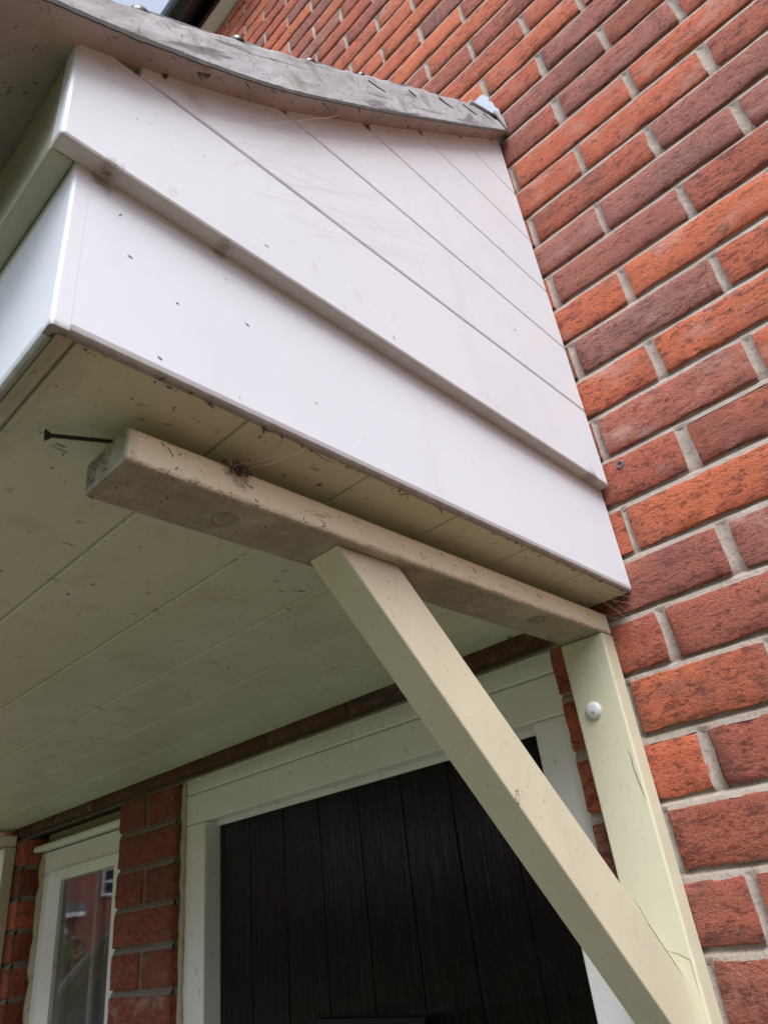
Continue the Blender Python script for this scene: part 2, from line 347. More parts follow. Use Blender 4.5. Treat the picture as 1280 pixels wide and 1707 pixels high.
# ------------------------------------------------------------------ porch canopy outline (used by the wall too)
XR, XL = 0.0896, -1.8952                 # faces of the lower fascia
XU = 0.1045                              # face of the cladding above it
VX = 0.125                               # outer face of the mortar verge
Y0 = -0.858                              # lower end of the little roof
LOW = [(Y0, 0.6920), (-0.8036, 0.7239), (-0.7571, 0.7516), (-0.7015, 0.7883), (-0.64, 0.832), (-0.5721, 0.8863), (-0.5071, 0.9454), (-0.44, 1.0077), (-0.2935, 1.1482), (-0.152, 1.2856), (-0.004, 1.4315)]
TOPL = [(Y0, 0.7255), (-0.8387, 0.738), (-0.7387, 0.8164), (-0.6387, 0.9077), (-0.5363, 1.0014), (-0.4417, 1.0919), (-0.3456, 1.1845), (-0.2582, 1.2680), (-0.1772, 1.3444), (-0.0981, 1.4060), (-0.004, 1.4620)]
def interp(tab, y):
    for i in range(len(tab) - 1):
        (a, b), (c, d) = tab[i], tab[i + 1]
        if y <= c:
            p0 = tab[i - 1] if i else (2 * a - c, 2 * b - d); p3 = tab[i + 2] if i + 2 < len(tab) else (2 * c - a, 2 * d - b)
            m0, m1 = (d - p0[1]) / (c - p0[0]), (p3[1] - b) / (p3[0] - a); h = c - a; t = max(0, (y - a) / h)
            return (2*t**3 - 3*t*t + 1) * b + (t**3 - 2*t*t + t) * h * m0 + (3*t*t - 2*t**3) * d + (t**3 - t*t) * h * m1
    return tab[-1][1]

# ------------------------------------------------------------------ brick wall
PITCH, JX, JZ = 0.225, 0.0056, 0.0065
OPEN = [(-1.745, -1.2242, -0.75, 0.45), (-0.993, -0.050, GZ, 0.45)]      # side window, door
PERP = {(2, 0): (.0405, .0517), (4, 0): (.0395, .0515), (0, 0): (.041, .0525), (3, 1): (.1103, .1246), (5, 1): (.1071, .1225), (6, 2): (.2107, .2292),
        (7, 1): (.1052, .1150), (8, 2): (.2076, .2263), (9, 3): (.3252, .3400), (10, 2): (.2131, .2289), (11, 3): (.3328, .3458),
        (11, 1): (.105, .1187), (12, 2): (.2137, .2279), (13, 1): (.105, .1186), (13, 3): (.3342, .3482), (14, 4): (.4426, .4578),
        (14, 2): (.2185, .2300), (15, 3): (.3302, .3452), (16, 2): (.2207, .2332), (16, 4): (.4440, .4607), (17, 3): (.3373, .3520),
        (18, 2): (.2158, .2338), (18, 4): (.4456, .4600), (19, 3): (.3328, .3480), (20, 2): (.2185, .2344), (1, 1): (.1110, .1253)}
TONE = {(1, .05): .5, (1, .25): .55, (2, .15): .55, (3, .03): .25, (3, .25): .55, (4, .12): .12, (4, .3): .6, (5, .03): .5, (5, .23): .6, (6, .12): .62, (6, .33): .75,
        (7, .05): .35, (7, .22): .14, (7, .44): .3, (8, .1): .48, (8, .33): .36, (9, .22): .6, (9, .45): .3, (10, .1): .2, (10, .33): .1, (11, .22): .85, (11, .45): .25,
        (12, .1): .2, (12, .33): .14, (13, .22): .72, (13, .45): .5, (14, .1): .75, (14, .33): .82, (14, .55): .7, (15, .22): .38, (15, .45): .78, (16, .1): .3, (16, .33): .28,
        (16, .55): .5, (17, .22): .24, (17, .45): .25, (18, .1): .5, (18, .33): .7, (18, .55): .4, (19, .22): .78, (19, .45): .25, (20, .1): .28, (20, .33): .72, (21, .22): .25, (22, .1): .28, (22, .33): .35}
def tone_color(t, rnd):
    stops = [(0.0, (0.47, 0.130, 0.062)), (0.25, (0.40, 0.105, 0.055)), (0.5, (0.31, 0.088, 0.058)), (0.75, (0.275, 0.104, 0.080)), (1.0, (0.24, 0.110, 0.092))]
    for (a, ca), (b, cb) in zip(stops, stops[1:]):
        if t <= b:
            k = (t - a) / (b - a); c = [x + (y - x) * k for x, y in zip(ca, cb)]; break
    f = 1.12 + 0.16 * rnd.random()
    return (c[0] * f, c[1] * f, c[2] * f, 1)

rb = random.Random(11)
N0, N1, XW0, XW1 = -23, 44, -4.5, 3.0
courses = []
for n in range(N0, N1):
    zc = (n + 0.5) * 0.075
    spans = [[XW0, XW1]]
    for a, b, z0, z1 in OPEN:
        if z0 < zc < z1:
            new = []
            for s0, s1 in spans:
                if a > s0 and b < s1: new += [[s0, a], [b, s1]]
                else: new.append([s0, s1])
            spans = new
    for s0, s1 in spans:
        cuts = []
        k = math.ceil(XW0 / (PITCH / 2)) - 2
        while k * PITCH / 2 < s1:
            if (k % 2 == 0) == (n % 2 == 0):
                X = k * PITCH / 2
                # perpends drift a little, more so far from the measured ones
                e = (rb.random() - .5) * 0.008
                if (n, k) in PERP: PERP[(n, k)] = (PERP[(n, k)][0] + .0008, PERP[(n, k)][1] - .0008)
                lo, hi = PERP.get((n, k), (X - JX + e - 0.0035, X + JX + e - 0.0035 + (rb.random() - .5) * .003))
                if n <= 5 and k == 0 and s0 > -0.06 and (n, k) not in PERP and n % 2 == 0: lo, hi = .040, .052
                cuts.append((lo, hi))
            k += 1
        if abs(s0 + 1.2242) < 1e-3: cuts = [(-1.1135, -1.1015)] if n % 2 == 1 else []
        if s0 == XW0: pass
        cuts = [c for c in cuts if c[0] > s0 + 0.035 and c[1] < s1 - 0.035]
        edges = [s0] + [v for c in cuts for v in c] + [s1]
        for a, b in zip(edges[::2], edges[1::2]): courses.append((n, a, b))

def in_canopy(p):
    return XL < p.x < VX and Y0 < p.y < -0.002 and 0.4766 < p.z < interp(TOPL, p.y)
CRI = CR.transposed()
def pix(p):
    q = CRI @ (p - CAM)
    if q.z > -0.02: return None
    return 640 + FPX * q.x / -q.z, 853.5 - FPX * q.y / -q.z
def hidden(p):
    for i in range(1, 60):
        if in_canopy(p.lerp(CAM, i / 60 * 0.9)): return True
    return False
ranked = []
for (n, a, b) in courses:
    z0, z1 = n * 0.075 + JZ, (n + 1) * 0.075 - JZ
    seen = 0; best = 0
    for fx in (0.08, 0.5, 0.92):
        for fz in (0.1, 0.9):
            p = Vector((a + (b - a) * fx, 0, z0 + (z1 - z0) * fz)); q = pix(p)
            if q and -5 < q[0] < 1285 and -5 < q[1] < 1712 and not hidden(p): seen += 1
    c4 = [pix(Vector((x, 0, z))) for x in (a, b) for z in (z0, z1)]
    if all(c4):
        A, B_, C_, D_ = c4
        best = abs((D_[0] - A[0]) * (C_[1] - B_[1]) - (D_[1] - A[1]) * (C_[0] - B_[0])) / 2
    ranked.append((best * seen, n, a, b))
ranked.sort(reverse=True)
solo = {(n, a, b) for sc, n, a, b in ranked[:300] if sc > 0}

wall = thing('brick_wall', 'red and purple brown brick house wall in stretcher bond with pale recessed mortar', 'wall')
def brick_mesh(w, seed):
    h = 0.075 - 2 * JZ; d = 0.1; r = random.Random(seed)
    xs = [-w / 2, -w / 2 + .0025] + [-w / 2 + .0025 + (w - .005) * i / 11 for i in range(1, 11)] + [w / 2 - .0025, w / 2]
    zs = [-h / 2, -h / 2 + .0025, -h / 6, h / 6, h / 2 - .0025, h / 2]
    bm = bmesh.new(); G = []
    for j, z in enumerate(zs):
        row = []
        for i, x in enumerate(xs):
            ex, ez = i in (0, len(xs) - 1), j in (0, len(zs) - 1)
            y = (r.random() - .5) * 0.0012
            if ex or ez: y += 0.0008 + r.random() * 0.0013
            if ex and ez: y += 0.0008
            jx = (r.random() - .5) * (0.0022 if ex else 0.002); jz = (r.random() - .5) * (0.0021 if ez else 0.0015)
            if ex and ez: jx -= math.copysign(0.0007, x); jz -= math.copysign(0.0007, z)
            row.append(bm.verts.new((x + jx, y, z + jz)))
        G.append(row)
    for j in range(len(zs) - 1):
        for i in range(len(xs) - 1): bm.faces.new((G[j][i], G[j][i + 1], G[j + 1][i + 1], G[j + 1][i]))
    ring = G[0][:] + [G[j][-1] for j in range(1, len(zs))] + G[-1][-2::-1] + [G[j][0] for j in range(len(zs) - 2, 0, -1)]
    back = [bm.verts.new((v.co.x, d, v.co.z)) for v in ring]
    for i in range(len(ring)): bm.faces.new((ring[i], back[i], back[(i + 1) % len(ring)], ring[(i + 1) % len(ring)]))
    bmesh.ops.recalc_face_normals(bm, faces=bm.faces)
    me = bpy.data.meshes.new('brick'); bm.to_mesh(me); bm.free(); smooth(me, 50); me.materials.append(MAT_BRICK)
    return me
cache = {}
far_v, far_f, far_c = [], [], []
for (n, a, b) in courses:
    w, xc, zc = b - a, (a + b) / 2, (n + .5) * 0.075
    t = None
    for (tn, tx), tv in TONE.items():
        if tn == n and a <= tx <= b: t = tv
    if t is None: t = min(1, max(0, rb.choice((.08, .15, .22, .25, .3, .4, .5, .6, .7, .8, .85)) + (rb.random() - .5) * .1))
    col = tone_color(t, rb)
    if n <= 5 and -1.8 < xc < -.9: col = tuple(v * .62 for v in tone_color(.25 + .4 * rb.random(), rb)[:3]) + (1,)      # browner bricks inside the porch, with its shade painted in
    if n == 6 and -1.9 < xc < 0.0: col = (col[0] * .20, col[1] * .36, col[2] * .40, 1)      # shade under the soffit painted into this course
    if (n, a, b) in solo:
        wk = round(w / 0.004) * 0.004; key = (wk, rb.randrange(5))
        if key not in cache: cache[key] = brick_mesh(wk, hash(key) & 0xffff)
        o = bpy.data.objects.new('brick', cache[key]); COL.objects.link(o); o.parent = wall
        flip = -1 if rb.random() < .0 else 1
        o.location = (xc, (rb.random() - .5) * 0.0024, zc + (rb.random() - .5) * 0.0012); o.scale = (w / wk, 1, 1)
        o.rotation_euler = ((rb.random() - .5) * 0.012, (rb.random() - .5) * 0.006, (rb.random() - .5) * 0.010)
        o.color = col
    else:
        i = len(far_v)
        for x in (a, b):
            for y in (0.0, 0.1):
                for z in (zc - .0375 + JZ, zc + .0375 - JZ): far_v.append((x, y, z))
        far_f += [tuple(i + k for k in f) for f in ((0, 1, 3, 2), (4, 6, 7, 5), (0, 4, 5, 1), (2, 3, 7, 6), (0, 2, 6, 4), (1, 5, 7, 3))]
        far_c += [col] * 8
me = bpy.data.meshes.new('outlying_brickwork'); me.from_pydata(far_v, [], far_f)
at = me.color_attributes.new('tone', 'FLOAT_COLOR', 'POINT')
for i, c in enumerate(far_c): at.data[i].color = c
bm = bmesh.new(); bm.from_mesh(me); bmesh.ops.recalc_face_normals(bm, faces=bm.faces); bm.to_mesh(me); bm.free()
tag(link('outlying_brickwork', me, MAT_BRICK_FAR, wall), kind='stuff')
# mortar body with the two openings (its front is a fine grid so that the joints waver)
bm = bmesh.new(); MY = 0.0098; e = 0.0015; ZT = N1 * .075
for (x0, x1, z0, z1) in ((XW0, OPEN[0][0] - e, GZ, .455), (OPEN[0][0] - e, OPEN[0][1] + e, GZ, -.755), (OPEN[0][1] + e, OPEN[1][0] - e, GZ, .455),
                         (OPEN[1][1] + e, XW1, GZ, .455), (XW0, XW1, .455, ZT)):
    add_box(bm, x0, x1, MY, 0.30, z0, z1)
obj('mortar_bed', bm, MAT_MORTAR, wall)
# tooled bucket-handle joints, hollow across their width
JP = [-1, -.72, -.38, -.02, .20, .62, 1]
JPROF = [(-1, .0014), (-.72, .0020), (-.38, .0024), (-.02, .0032), (.20, .0054), (.62, .0072), (1, .0056)]
def joint_y(u):
    for (a_, ya), (b_, yb) in zip(JPROF, JPROF[1:]):
        if u <= b_: return ya + (yb - ya) * (u - a_) / (b_ - a_)
    return JPROF[-1][1]
jv, jf = [], []
def strip(pts):          # pts: rows of 7 points
    i0 = len(jv)
    for row in pts: jv.extend(row)
    for i in range(len(pts) - 1):
        for k in range(6): a_ = i0 + i * 7 + k; jf.append((a_, a_ + 7, a_ + 8, a_ + 1))
rj = random.Random(13)
def wob(x, z, s): return mnoise.noise((x * 28, z * 28, s)) * .0011 + mnoise.noise((x * 90, z * 90, s)) * .0006
def gaps_at(z):
    out = [[XW0, XW1]]
    for a_, b_, z0_, z1_ in OPEN:
        if z0_ < z < z1_ - .002:
            nw = []
            for s0, s1 in out:
                if a_ > s0 and b_ < s1: nw += [[s0, a_ - .0006], [b_ + .0006, s1]]
                else: nw.append([s0, s1])
            out = nw
    return out
byrow = {}
for (n, a_, b_) in courses: byrow.setdefault(n, []).append((a_, b_))
def perps(n):
    L = sorted(byrow.get(n, [])); return [(b0, a1) for (a0, b0), (a1, b1) in zip(L, L[1:]) if a1 - b0 < .03]
for n in range(N0, N1 + 1):
    z = n * .075; PU, PD = perps(n), perps(n - 1)
    for s0, s1 in gaps_at(z):
        fine = -2 <= n <= 40
        nx = max(2, int((s1 - s0) / (.02 if fine else .2)))
        rows = []
        X = [s0 + (s1 - s0) * i / nx for i in range(nx + 1)]
        if fine: X = sorted(set(X + [v for p in PU + PD for v in (p[0] - .001, p[0] + .0015, p[1] - .0015, p[1] + .001) if s0 < v < s1]))
        for x in X:
            up, dn = any(p[0] < x < p[1] for p in PU), any(p[0] < x < p[1] for p in PD)
            yj = lambda u: max(joint_y(u), .0052 if (up and u > .7) else .0042 if (dn and u < -.7) else 0)
            rows.append([(x, yj(u) + wob(x, z + u * .008, 1), z + u * (JZ + .0010 + (mnoise.noise((x * 60, z * 9, u * 3 + 7)) * .0016 if abs(u) == 1 else 0))) for u in JP])
        strip(rows)
for n, L in byrow.items():
    L.sort()
    for (a0, b0), (a1, b1) in zip(L, L[1:]):
        if a1 - b0 > .03: continue
        hw, xm = (a1 - b0) / 2, (a1 + b0) / 2
        rows = []
        for i in range(10):
            z = n * .075 + JZ - .0045 + (.075 - 2 * JZ + .009) * i / 9
            def py(u, z, n=n):
                y = .0014 + .0038 * (1 - u * u)
                for zb_ in (n * .075, (n + 1) * .075):
                    q = (z - zb_) / (JZ + .0016)
                    if abs(q) < .98: y = max(y, joint_y(q) + .0012)
                return y
            rows.append([(xm + u * (hw + .0014 + (mnoise.noise((xm * 9, z * 70, u * 3)) * .0018 if abs(u) == 1 else 0)) + wob(xm, z, 3), py(u, z) + wob(xm + u * .01, z, 4), z) for u in JP[::-1]])
        strip(rows)
me = bpy.data.meshes.new('mortar_joints'); me.from_pydata(jv, [], jf); smooth(me, 60)
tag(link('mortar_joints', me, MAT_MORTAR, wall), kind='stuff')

bm = lathe([(.0062, -.0002), (.0060, .0012), (.0042, .0016), (.0034, .0010), (.0026, -.004), (0, -.0045)], 16)
bmesh.ops.recalc_face_normals(bm, faces=bm.faces)
hole = obj('drilled_hole', bm, MAT_PLUG, wall, 40); hole.location = (0.1270, -.0012, .6568); hole.rotation_euler = (R(90), 0, 0)

# ------------------------------------------------------------------ room behind the side window
bm = bmesh.new(); rx0, rx1, ry0, ry1, rz0, rz1 = -1.95, -1.15, .31, 2.6, -1.5, 1.0
add_box(bm, rx0, rx1, ry1, ry1 + .05, rz0, rz1); add_box(bm, rx0 - .05, rx0, ry0, ry1, rz0, rz1); add_box(bm, rx1, rx1 + .05, ry0, ry1, rz0, rz1)
add_box(bm, rx0, rx1, ry0, ry1, rz0 - .05, rz0); add_box(bm, rx0, rx1, ry0, ry1, rz1, rz1 + .05)
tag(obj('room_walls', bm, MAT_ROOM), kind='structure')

# ------------------------------------------------------------------ front door
door = thing('front_door', 'black wood grain front door with vertical grooves in a white frame', 'door', (-.52, .07, GZ))
door_parent = door
def child(name, bm, mat, par, ang=None):
    o = obj(name, bm, mat, None, ang); o.parent = par; o.matrix_parent_inverse = Matrix.Translation(-Vector(par.location)) if par.parent is None else Matrix()
    if par.parent is not None: pass
    return o
FY0, FY1 = 0.022, 0.088
DX0, DX1 = -0.990, -0.053
fr = child('frame_head', box(DX0, DX1, FY0, FY1, .3605, .4185, .003), MAT_FRAME, door, 40)
child('head_extension', box(DX0, DX1, FY0 + .0008, FY1, .4192, .4545, .003), MAT_FRAME, door, 40)
for x0, x1 in ((DX0, DX0 + .073), (DX1 - .061, DX1)):
    child('frame_jamb', box(x0, x1, FY0 + .0006, FY1, GZ, .3600, .003), MAT_FRAME, door, 40)
# inner stop around the leaf
child('door_stop', box(DX0 + .0731, DX1 - .0611, .052, .0575, .3500, .3604, .001), MAT_FRAME, door)
LX0, LX1 = DX0 + .074, DX1 - .062
gro = [-.8155 + .1022 * i for i in range(8)]
edges = [LX0] + [g for g in gro if LX0 + .03 < g < LX1 - .03] + [LX1]
for a, b in zip(edges, edges[1:]):
    child('door_panel_board', box(a + .0006, b - .0006, .058, .098, GZ + .02, .3598, .0013, 2), MAT_DOOR, door, 40)
child('leaf_core', box(LX0, LX1, .0615, .0960, GZ + .02, .3590), MAT_BLACK, door)
lp = child('letter_plate', prism([(.058, -.038), (.049, -.036), (.046, -.030), (.046, .012), (.049, .019), (.058, .0215)], 0, -.634, -.4035), MAT_BLACK, door, 30)
fl = child('flap', box(-.612, -.425, .0435, .0475, -.024, .006, .0015), MAT_BLACK, door, 30)
def mastic(x, y, z0, z1, w, seed, horiz=None):
    r = random.Random(seed); bm = bmesh.new(); pts = []; rad = []
    N = 46
    for i in range(N):
        t = i / (N - 1); j = (r.random() - .5) * .0035
        pts.append((x + j, y, z0 + (z1 - z0) * t) if horiz is None else (x + (horiz - x) * t, y, z0 + j * .7)); rad.append(w * (0.8 + .7 * r.random()))
    return tube(bm, pts, rad, 7)
child('mastic_bead', mastic(DX0 + .001, .020, -.55, .45, .0055, 1), MAT_MASTIC, door, 60)
child('mastic_bead', mastic(DX1 + .0005, .018, -.55, .45, .0050, 2), MAT_FRAME, door, 60)
child('mastic_bead', mastic(DX0, .021, .4525, 0, .0045, 3, DX1), MAT_MASTIC, door, 60)

# ------------------------------------------------------------------ side window
win = thing('side_window', 'narrow white framed side window left of the door reflecting a brick house', 'window', (-1.48, .06, -.75))
WX0, WX1, WY = -1.738, -1.228, 0.047
child('window_head', box(WX0, WX1, WY, WY + .06, .352, .405, .004), MAT_FRAME, win, 40)
child('window_sill', box(WX0, WX1, -.02, WY + .06, -.75, -.70, .004), MAT_FRAME, win, 40)
for x0, x1 in ((WX0 + .028, WX0 + .075), (WX1 - .05, WX1)):
    child('window_jamb', box(x0, x1, WY + .0007, WY + .06, -.70, .3515, .004), MAT_FRAME, win, 40)
child('mastic_bead', mastic(WX0 + .017, WY + .008, -.70, .40, .0115, 5), MAT_MASTIC, win, 60)
tv = child('trickle_vent', prism([(WY - .020, .4085), (WY - .024, .413), (WY - .024, .4195), (WY - .019, .424), (WY + .02, .4265), (WY + .02, .4085)], 0, WX0 + .003, WX1), MAT_FRAME, win, 30)
child('head_packer', box(WX0 + .01, WX1, WY + .012, WY + .06, .427, .452, .002), MAT_MASTIC, win)
GX0, GX1, GZ0, GZ1 = -1.612, -1.336, -.62, .328
sash = child('sash', prism([(WX0 + .0755, -.6995), (WX0 + .0755, .3513), (WX1 - .0505, .3513), (WX1 - .0505, -.6995)], 1, WY + .010, WY + .05), MAT_FRAME, win)
sash.hide_render = False
# the sash is a ring: replace its solid by four mitred rails
bm = bmesh.new(); ox0, ox1, oz0, oz1 = WX0 + .0755, WX1 - .0505, -.6995, .3513
def rail(bm, o0, o1, i1, i0):
    lo, hi = WY - .006, WY + .05
    A = [bm.verts.new((p[0], lo + (.0 if k < 2 else .010), p[1])) for k, p in enumerate((o0, o1, i1, i0))]
    B = [bm.verts.new((p[0], hi, p[1])) for p in (o0, o1, i1, i0)]
    bm.faces.new(A); bm.faces.new(B[::-1])
    for i in range(4): bm.faces.new((A[i], B[i], B[(i + 1) % 4], A[(i + 1) % 4]))
O = [(ox0, oz0), (ox0, oz1), (ox1, oz1), (ox1, oz0)]; I = [(GX0, GZ0), (GX0, GZ1), (GX1, GZ1), (GX1, GZ0)]
for i in range(4): rail(bm, O[i], O[(i + 1) % 4], I[(i + 1) % 4], I[i])
bmesh.ops.recalc_face_normals(bm, faces=bm.faces); sm = bpy.data.meshes.new('sash'); bm.to_mesh(sm); bm.free(); sm.materials.append(MAT_FRAME); sash.data = sm
for gy in (.014, .034): child('pane', box(GX0 - .004, GX1 + .004, WY + gy, WY + gy + .004, GZ0 - .004, GZ1 + .004), MAT_GLASS, win)
child('glazing_bar', box(-1.4525, -1.4345, WY + .0215, WY + .029, GZ0, GZ1, .002), MAT_PALE, win, 40)

# ------------------------------------------------------------------ house eaves high above
ev = thing('house_eaves', 'black gutter and pale soffit of the house roof high above the wall', 'eaves', (0, 0, ZT))
child('eaves_soffit', box(XW0, XW1, -.048, .30, ZT + .001, ZT + .02, .002), MAT_FRAME, ev)
child('eaves_fascia', box(XW0, XW1, -.060, -.0485, ZT - .004, ZT + .16, .001), MAT_GUTTER, ev)
prof = [(-.0605, ZT + .11)] + [(-.1175 + .057 * math.cos(a), ZT + .075 - .06 * math.sin(a)) for a in [i * math.pi / 12 for i in range(13)]] + [(-.1705, ZT + .075)] + [(-.1175 + .053 * math.cos(a), ZT + .075 - .056 * math.sin(a)) for a in [math.pi - i * math.pi / 12 for i in range(13)]]
child('gutter', prism(prof[1:], 0, XW0, XW1), MAT_GUTTER, ev, 30)
child('roof_slope', prism([(-.13, ZT + .17), (-.13, ZT + .19), (3.5, ZT + 2.7), (3.5, ZT + 2.68)], 0, XW0, XW1), MAT_SLATE, ev)

# ------------------------------------------------------------------ porch canopy
can = thing('porch_canopy', 'white clad lean-to porch canopy with mildewed soffit, grey mortar verge and tiled roof', 'canopy')
Z0 = 0.4766
def part(name, bm, mat, ang=None, par=None): return obj(name, bm, mat, par or can, ang)
# lower fascia: two sides, a front, rounded corner trims
prof = [(XR, .4838), (XR - .0011, .4802), (XR - .0035, .4779), (XR - .0060, .4772), (XR - .0060, .4872), (XR - .018, .4872), (XR - .018, .640), (XR, .640)]
part('fascia_board', prism(prof, 1, -.7452, -.002), MAT_FASCIA, 30)
part('fascia_board', prism([(XL - (x - XR), z) for x, z in prof], 1, -.7452, -.002), MAT_FASCIA, 30)
FY = -.757
pf = [(FY - (x - XR) , z) for x, z in prof]
part('front_fascia_board', prism(pf, 0, XL + .0122, XR - .0122), MAT_FASCIA, 30)
for sx in (1, -1):
    X = XR if sx > 0 else XL
    pts = [(X - sx * .0120, FY + .0035), (X - sx * .0120, FY)] + [(X - sx * (.0025 - .0025 * math.sin(t)), FY + .0025 - .0025 * math.cos(t)) for t in [i * math.pi / 2 / 6 for i in range(7)]] + [(X, FY + .0118), (X - sx * .0035, FY + .0118), (X - sx * .006, FY + .006)]
    bm = prism([(p[0] + sx * .00012, p[1] - .00012) for p in pts], 2, .4772, .640); part('corner_trim', bm, MAT_FASCIA, 35)
# soffit boards run along x
SX1, SX0 = XR - .0062, XL + .0062
ys = [FY + .0062, -.7386, -.6079, -.4813, -.3596, -.2367, -.1178, -.003]
for k, (a, b) in enumerate(zip(ys, ys[1:])):
    bm = box(SX0, SX1, a + .0004, b - .0004, Z0, Z0 + .010)
    ed = [e for e in bm.edges if all(abs(v.co.z - Z0) < 1e-6 for v in e.verts)]
    bevel(bm, .0032 if k else .0022, 2, ed); part('soffit_board', bm, MAT_SOFFIT)
part('soffit_backing', box(SX0, SX1, FY + .019, -.003, Z0 + .0103, Z0 + .016), MAT_SOFFIT)
# cladding boards, cut under the slope of the roof
def under(z0, z1, y0, y1, k=-.0015):
    Y = [y0 + (y1 - y0) * i / 48 for i in range(49)]
    top = [(y, min(z1, interp(LOW, y) - k)) for y in Y]; top = [p for p in top if p[1] > z0 + .002]
    if len(top) < 2: return None
    pts = [(top[-1][0], z0), (top[0][0], z0)]
    for i, p in enumerate(top):          # drop collinear points
        if 0 < i < len(top) - 1 and abs((top[i + 1][1] - p[1]) - (p[1] - top[i - 1][1])) < 1e-5: continue
        pts.append(p)
    return pts
zb = [.631, .7616, .8860, 1.0115, 1.1365, 1.2615, 1.3865, 1.5]
UF = -.775
for sx in (1, -1):
    face = XU if sx > 0 else XL - (XU - XR); inn = face - sx * .010; base = XR + .0004 if sx > 0 else XL - .0004
    for k, (a, b) in enumerate(zip(zb, zb[1:])):
        poly = under(a + (.0009 if k else 0), b - .0009, UF if k == 0 else -.7715, -.006 - .0008 * (k % 2))
        if not poly: continue
        bm = prism(poly, 0, min(face, base), max(face, base))
        ed = [e for e in bm.edges if all(abs(v.co.x - face) < 1e-6 for v in e.verts) and (abs(e.verts[0].co.z - e.verts[1].co.z) < 1e-6 or abs(e.verts[0].co.y - e.verts[1].co.y) < 1e-6)]
        if k == 0: ed += [e for e in bm.edges if abs(e.verts[0].co.x - e.verts[1].co.x) > .004 and max(v.co.y for v in e.verts) < UF + 1e-4]
        bevel(bm, .0018 if k else .0030, 2, ed); part('cladding_board', bm, MAT_CLAD, 40)
    poly = under(.6405, 1.5, -.74, -.010)
    part('cladding_backing', prism(poly, 0, base - sx * .012, base - sx * .0005), MAT_CLAD)
bm = box(XL - .0145, XU - .0155, UF, FY - .0004, .6310, .7395, .003); part('front_cladding_board', bm, MAT_OLIVE, 40)
bm = box(XU - .0151, XU - .0002, UF + .0002, FY + .02, .6312, .7395)   # filler behind the corner of the first board
bm.free()
# roof underside: thin undercloak sheet following the slope
lowl = [(Y0 + (-.004 - Y0) * i / 40, interp(LOW, Y0 + (-.004 - Y0) * i / 40)) for i in range(41)]
sheet = lowl + [(y, z + .005) for y, z in lowl[::-1]]
part('undercloak', prism(sheet, 0, XL - .034, VX + .0012), MAT_CLOAK, 30)
re_ = random.Random(17); lowf = [(Y0 + (-.004 - Y0) * i / 170, interp(LOW, Y0 + (-.004 - Y0) * i / 170)) for i in range(171)]
edge = [(y, z - .0010 - .0022 * max(0, mnoise.noise((y * 40, 3, 0))) - .0008 * re_.random()) for y, z in lowf] + [(y, z + .0040 + .0012 * re_.random()) for y, z in lowf[::-1]]
part('undercloak_edge', prism(edge, 0, VX + .0014, VX + .0026), MAT_EDGE, 30)
# mortar verge with a slightly wandering face
def verge_poly():
    Y = [Y0 + (-.004 - Y0) * i / 60 for i in range(61)]
    r = random.Random(5)
    lo = [(y, interp(LOW, y) + .0052) for y in Y]; hi = [(y, interp(TOPL, y) - .006 + (r.random() - .5) * .005) for y in Y]
    return Y, lo, hi
Y, lo, hi = verge_poly()
for sx, X in ((1, VX), (-1, XL - .034)):
    bm = bmesh.new(); rows = []; r = random.Random(9)
    for i in range(len(Y)):
        row = []
        for t in (0, .12, .35, .6, .95, 1.0):
            z = lo[i][1] + (hi[i][1] - lo[i][1]) * t
            off = -(.0012 if t == 1 else 0) + .0005 * mnoise.noise((Y[i] * 14, t * 2, sx)) - .0005 * r.random()
            row.append(bm.verts.new((X + sx * off, Y[i], z)))
        row.append(bm.verts.new((X - sx * .03, Y[i], hi[i][1] + .001)))
        row.append(bm.verts.new((X - sx * .03, Y[i], lo[i][1])))
        rows.append(row)
    for a, b in zip(rows, rows[1:]):
        for k in range(8): bm.faces.new((a[k], b[k], b[(k + 1) % 8], a[(k + 1) % 8]))
    bm.faces.new(rows[0]); bm.faces.new(rows[-1][::-1])
    part('mortar_verge', bm, MAT_VERGE)
# tile courses
TY = [Y0] + [y for y, z in TOPL[2:-1]]
TX1, TW = VX - .0035, .165
ntile = int((TX1 - XL + .034) / (TW + .002)) + 1
tm_bm = box(-TW, 0, 0, .250, -.013, 0, .003); tmesh = bpy.data.meshes.new('roof_tile'); bmesh.ops.recalc_face_normals(tm_bm, faces=tm_bm.faces); tm_bm.to_mesh(tmesh); tm_bm.free(); smooth(tmesh, 40); tmesh.materials.append(MAT_TILE)
rt = random.Random(3)
for c, y in enumerate(TY):
    z = interp(TOPL, y) + .0045
    y2 = min(y + .18, -.004); ang = math.atan2(interp(TOPL, y2) - interp(TOPL, y), y2 - y) - R(3.6)
    full = max(.05, min(.25, (-.006 - y) / math.cos(ang)))
    for i in range(ntile + 1):
        x = TX1 - i * (TW + .002) - (0 if c % 2 == 0 else 0)
        if c % 2 and i > 0: x += TW / 2
        wscale = 1.0 if not (c % 2 and i == 0) else .5
        if x - TW * wscale < XL - .05: continue
        o = bpy.data.objects.new('roof_tile', tmesh); COL.objects.link(o); o.parent = can
        o.location = (x, y + (rt.random() - .5) * .004, z + (rt.random() - .3) * .003); o.rotation_euler = (ang + (rt.random() - .5) * .015, (rt.random() - .5) * .01, 0)
        o.scale = (wscale, full / .25, 1)
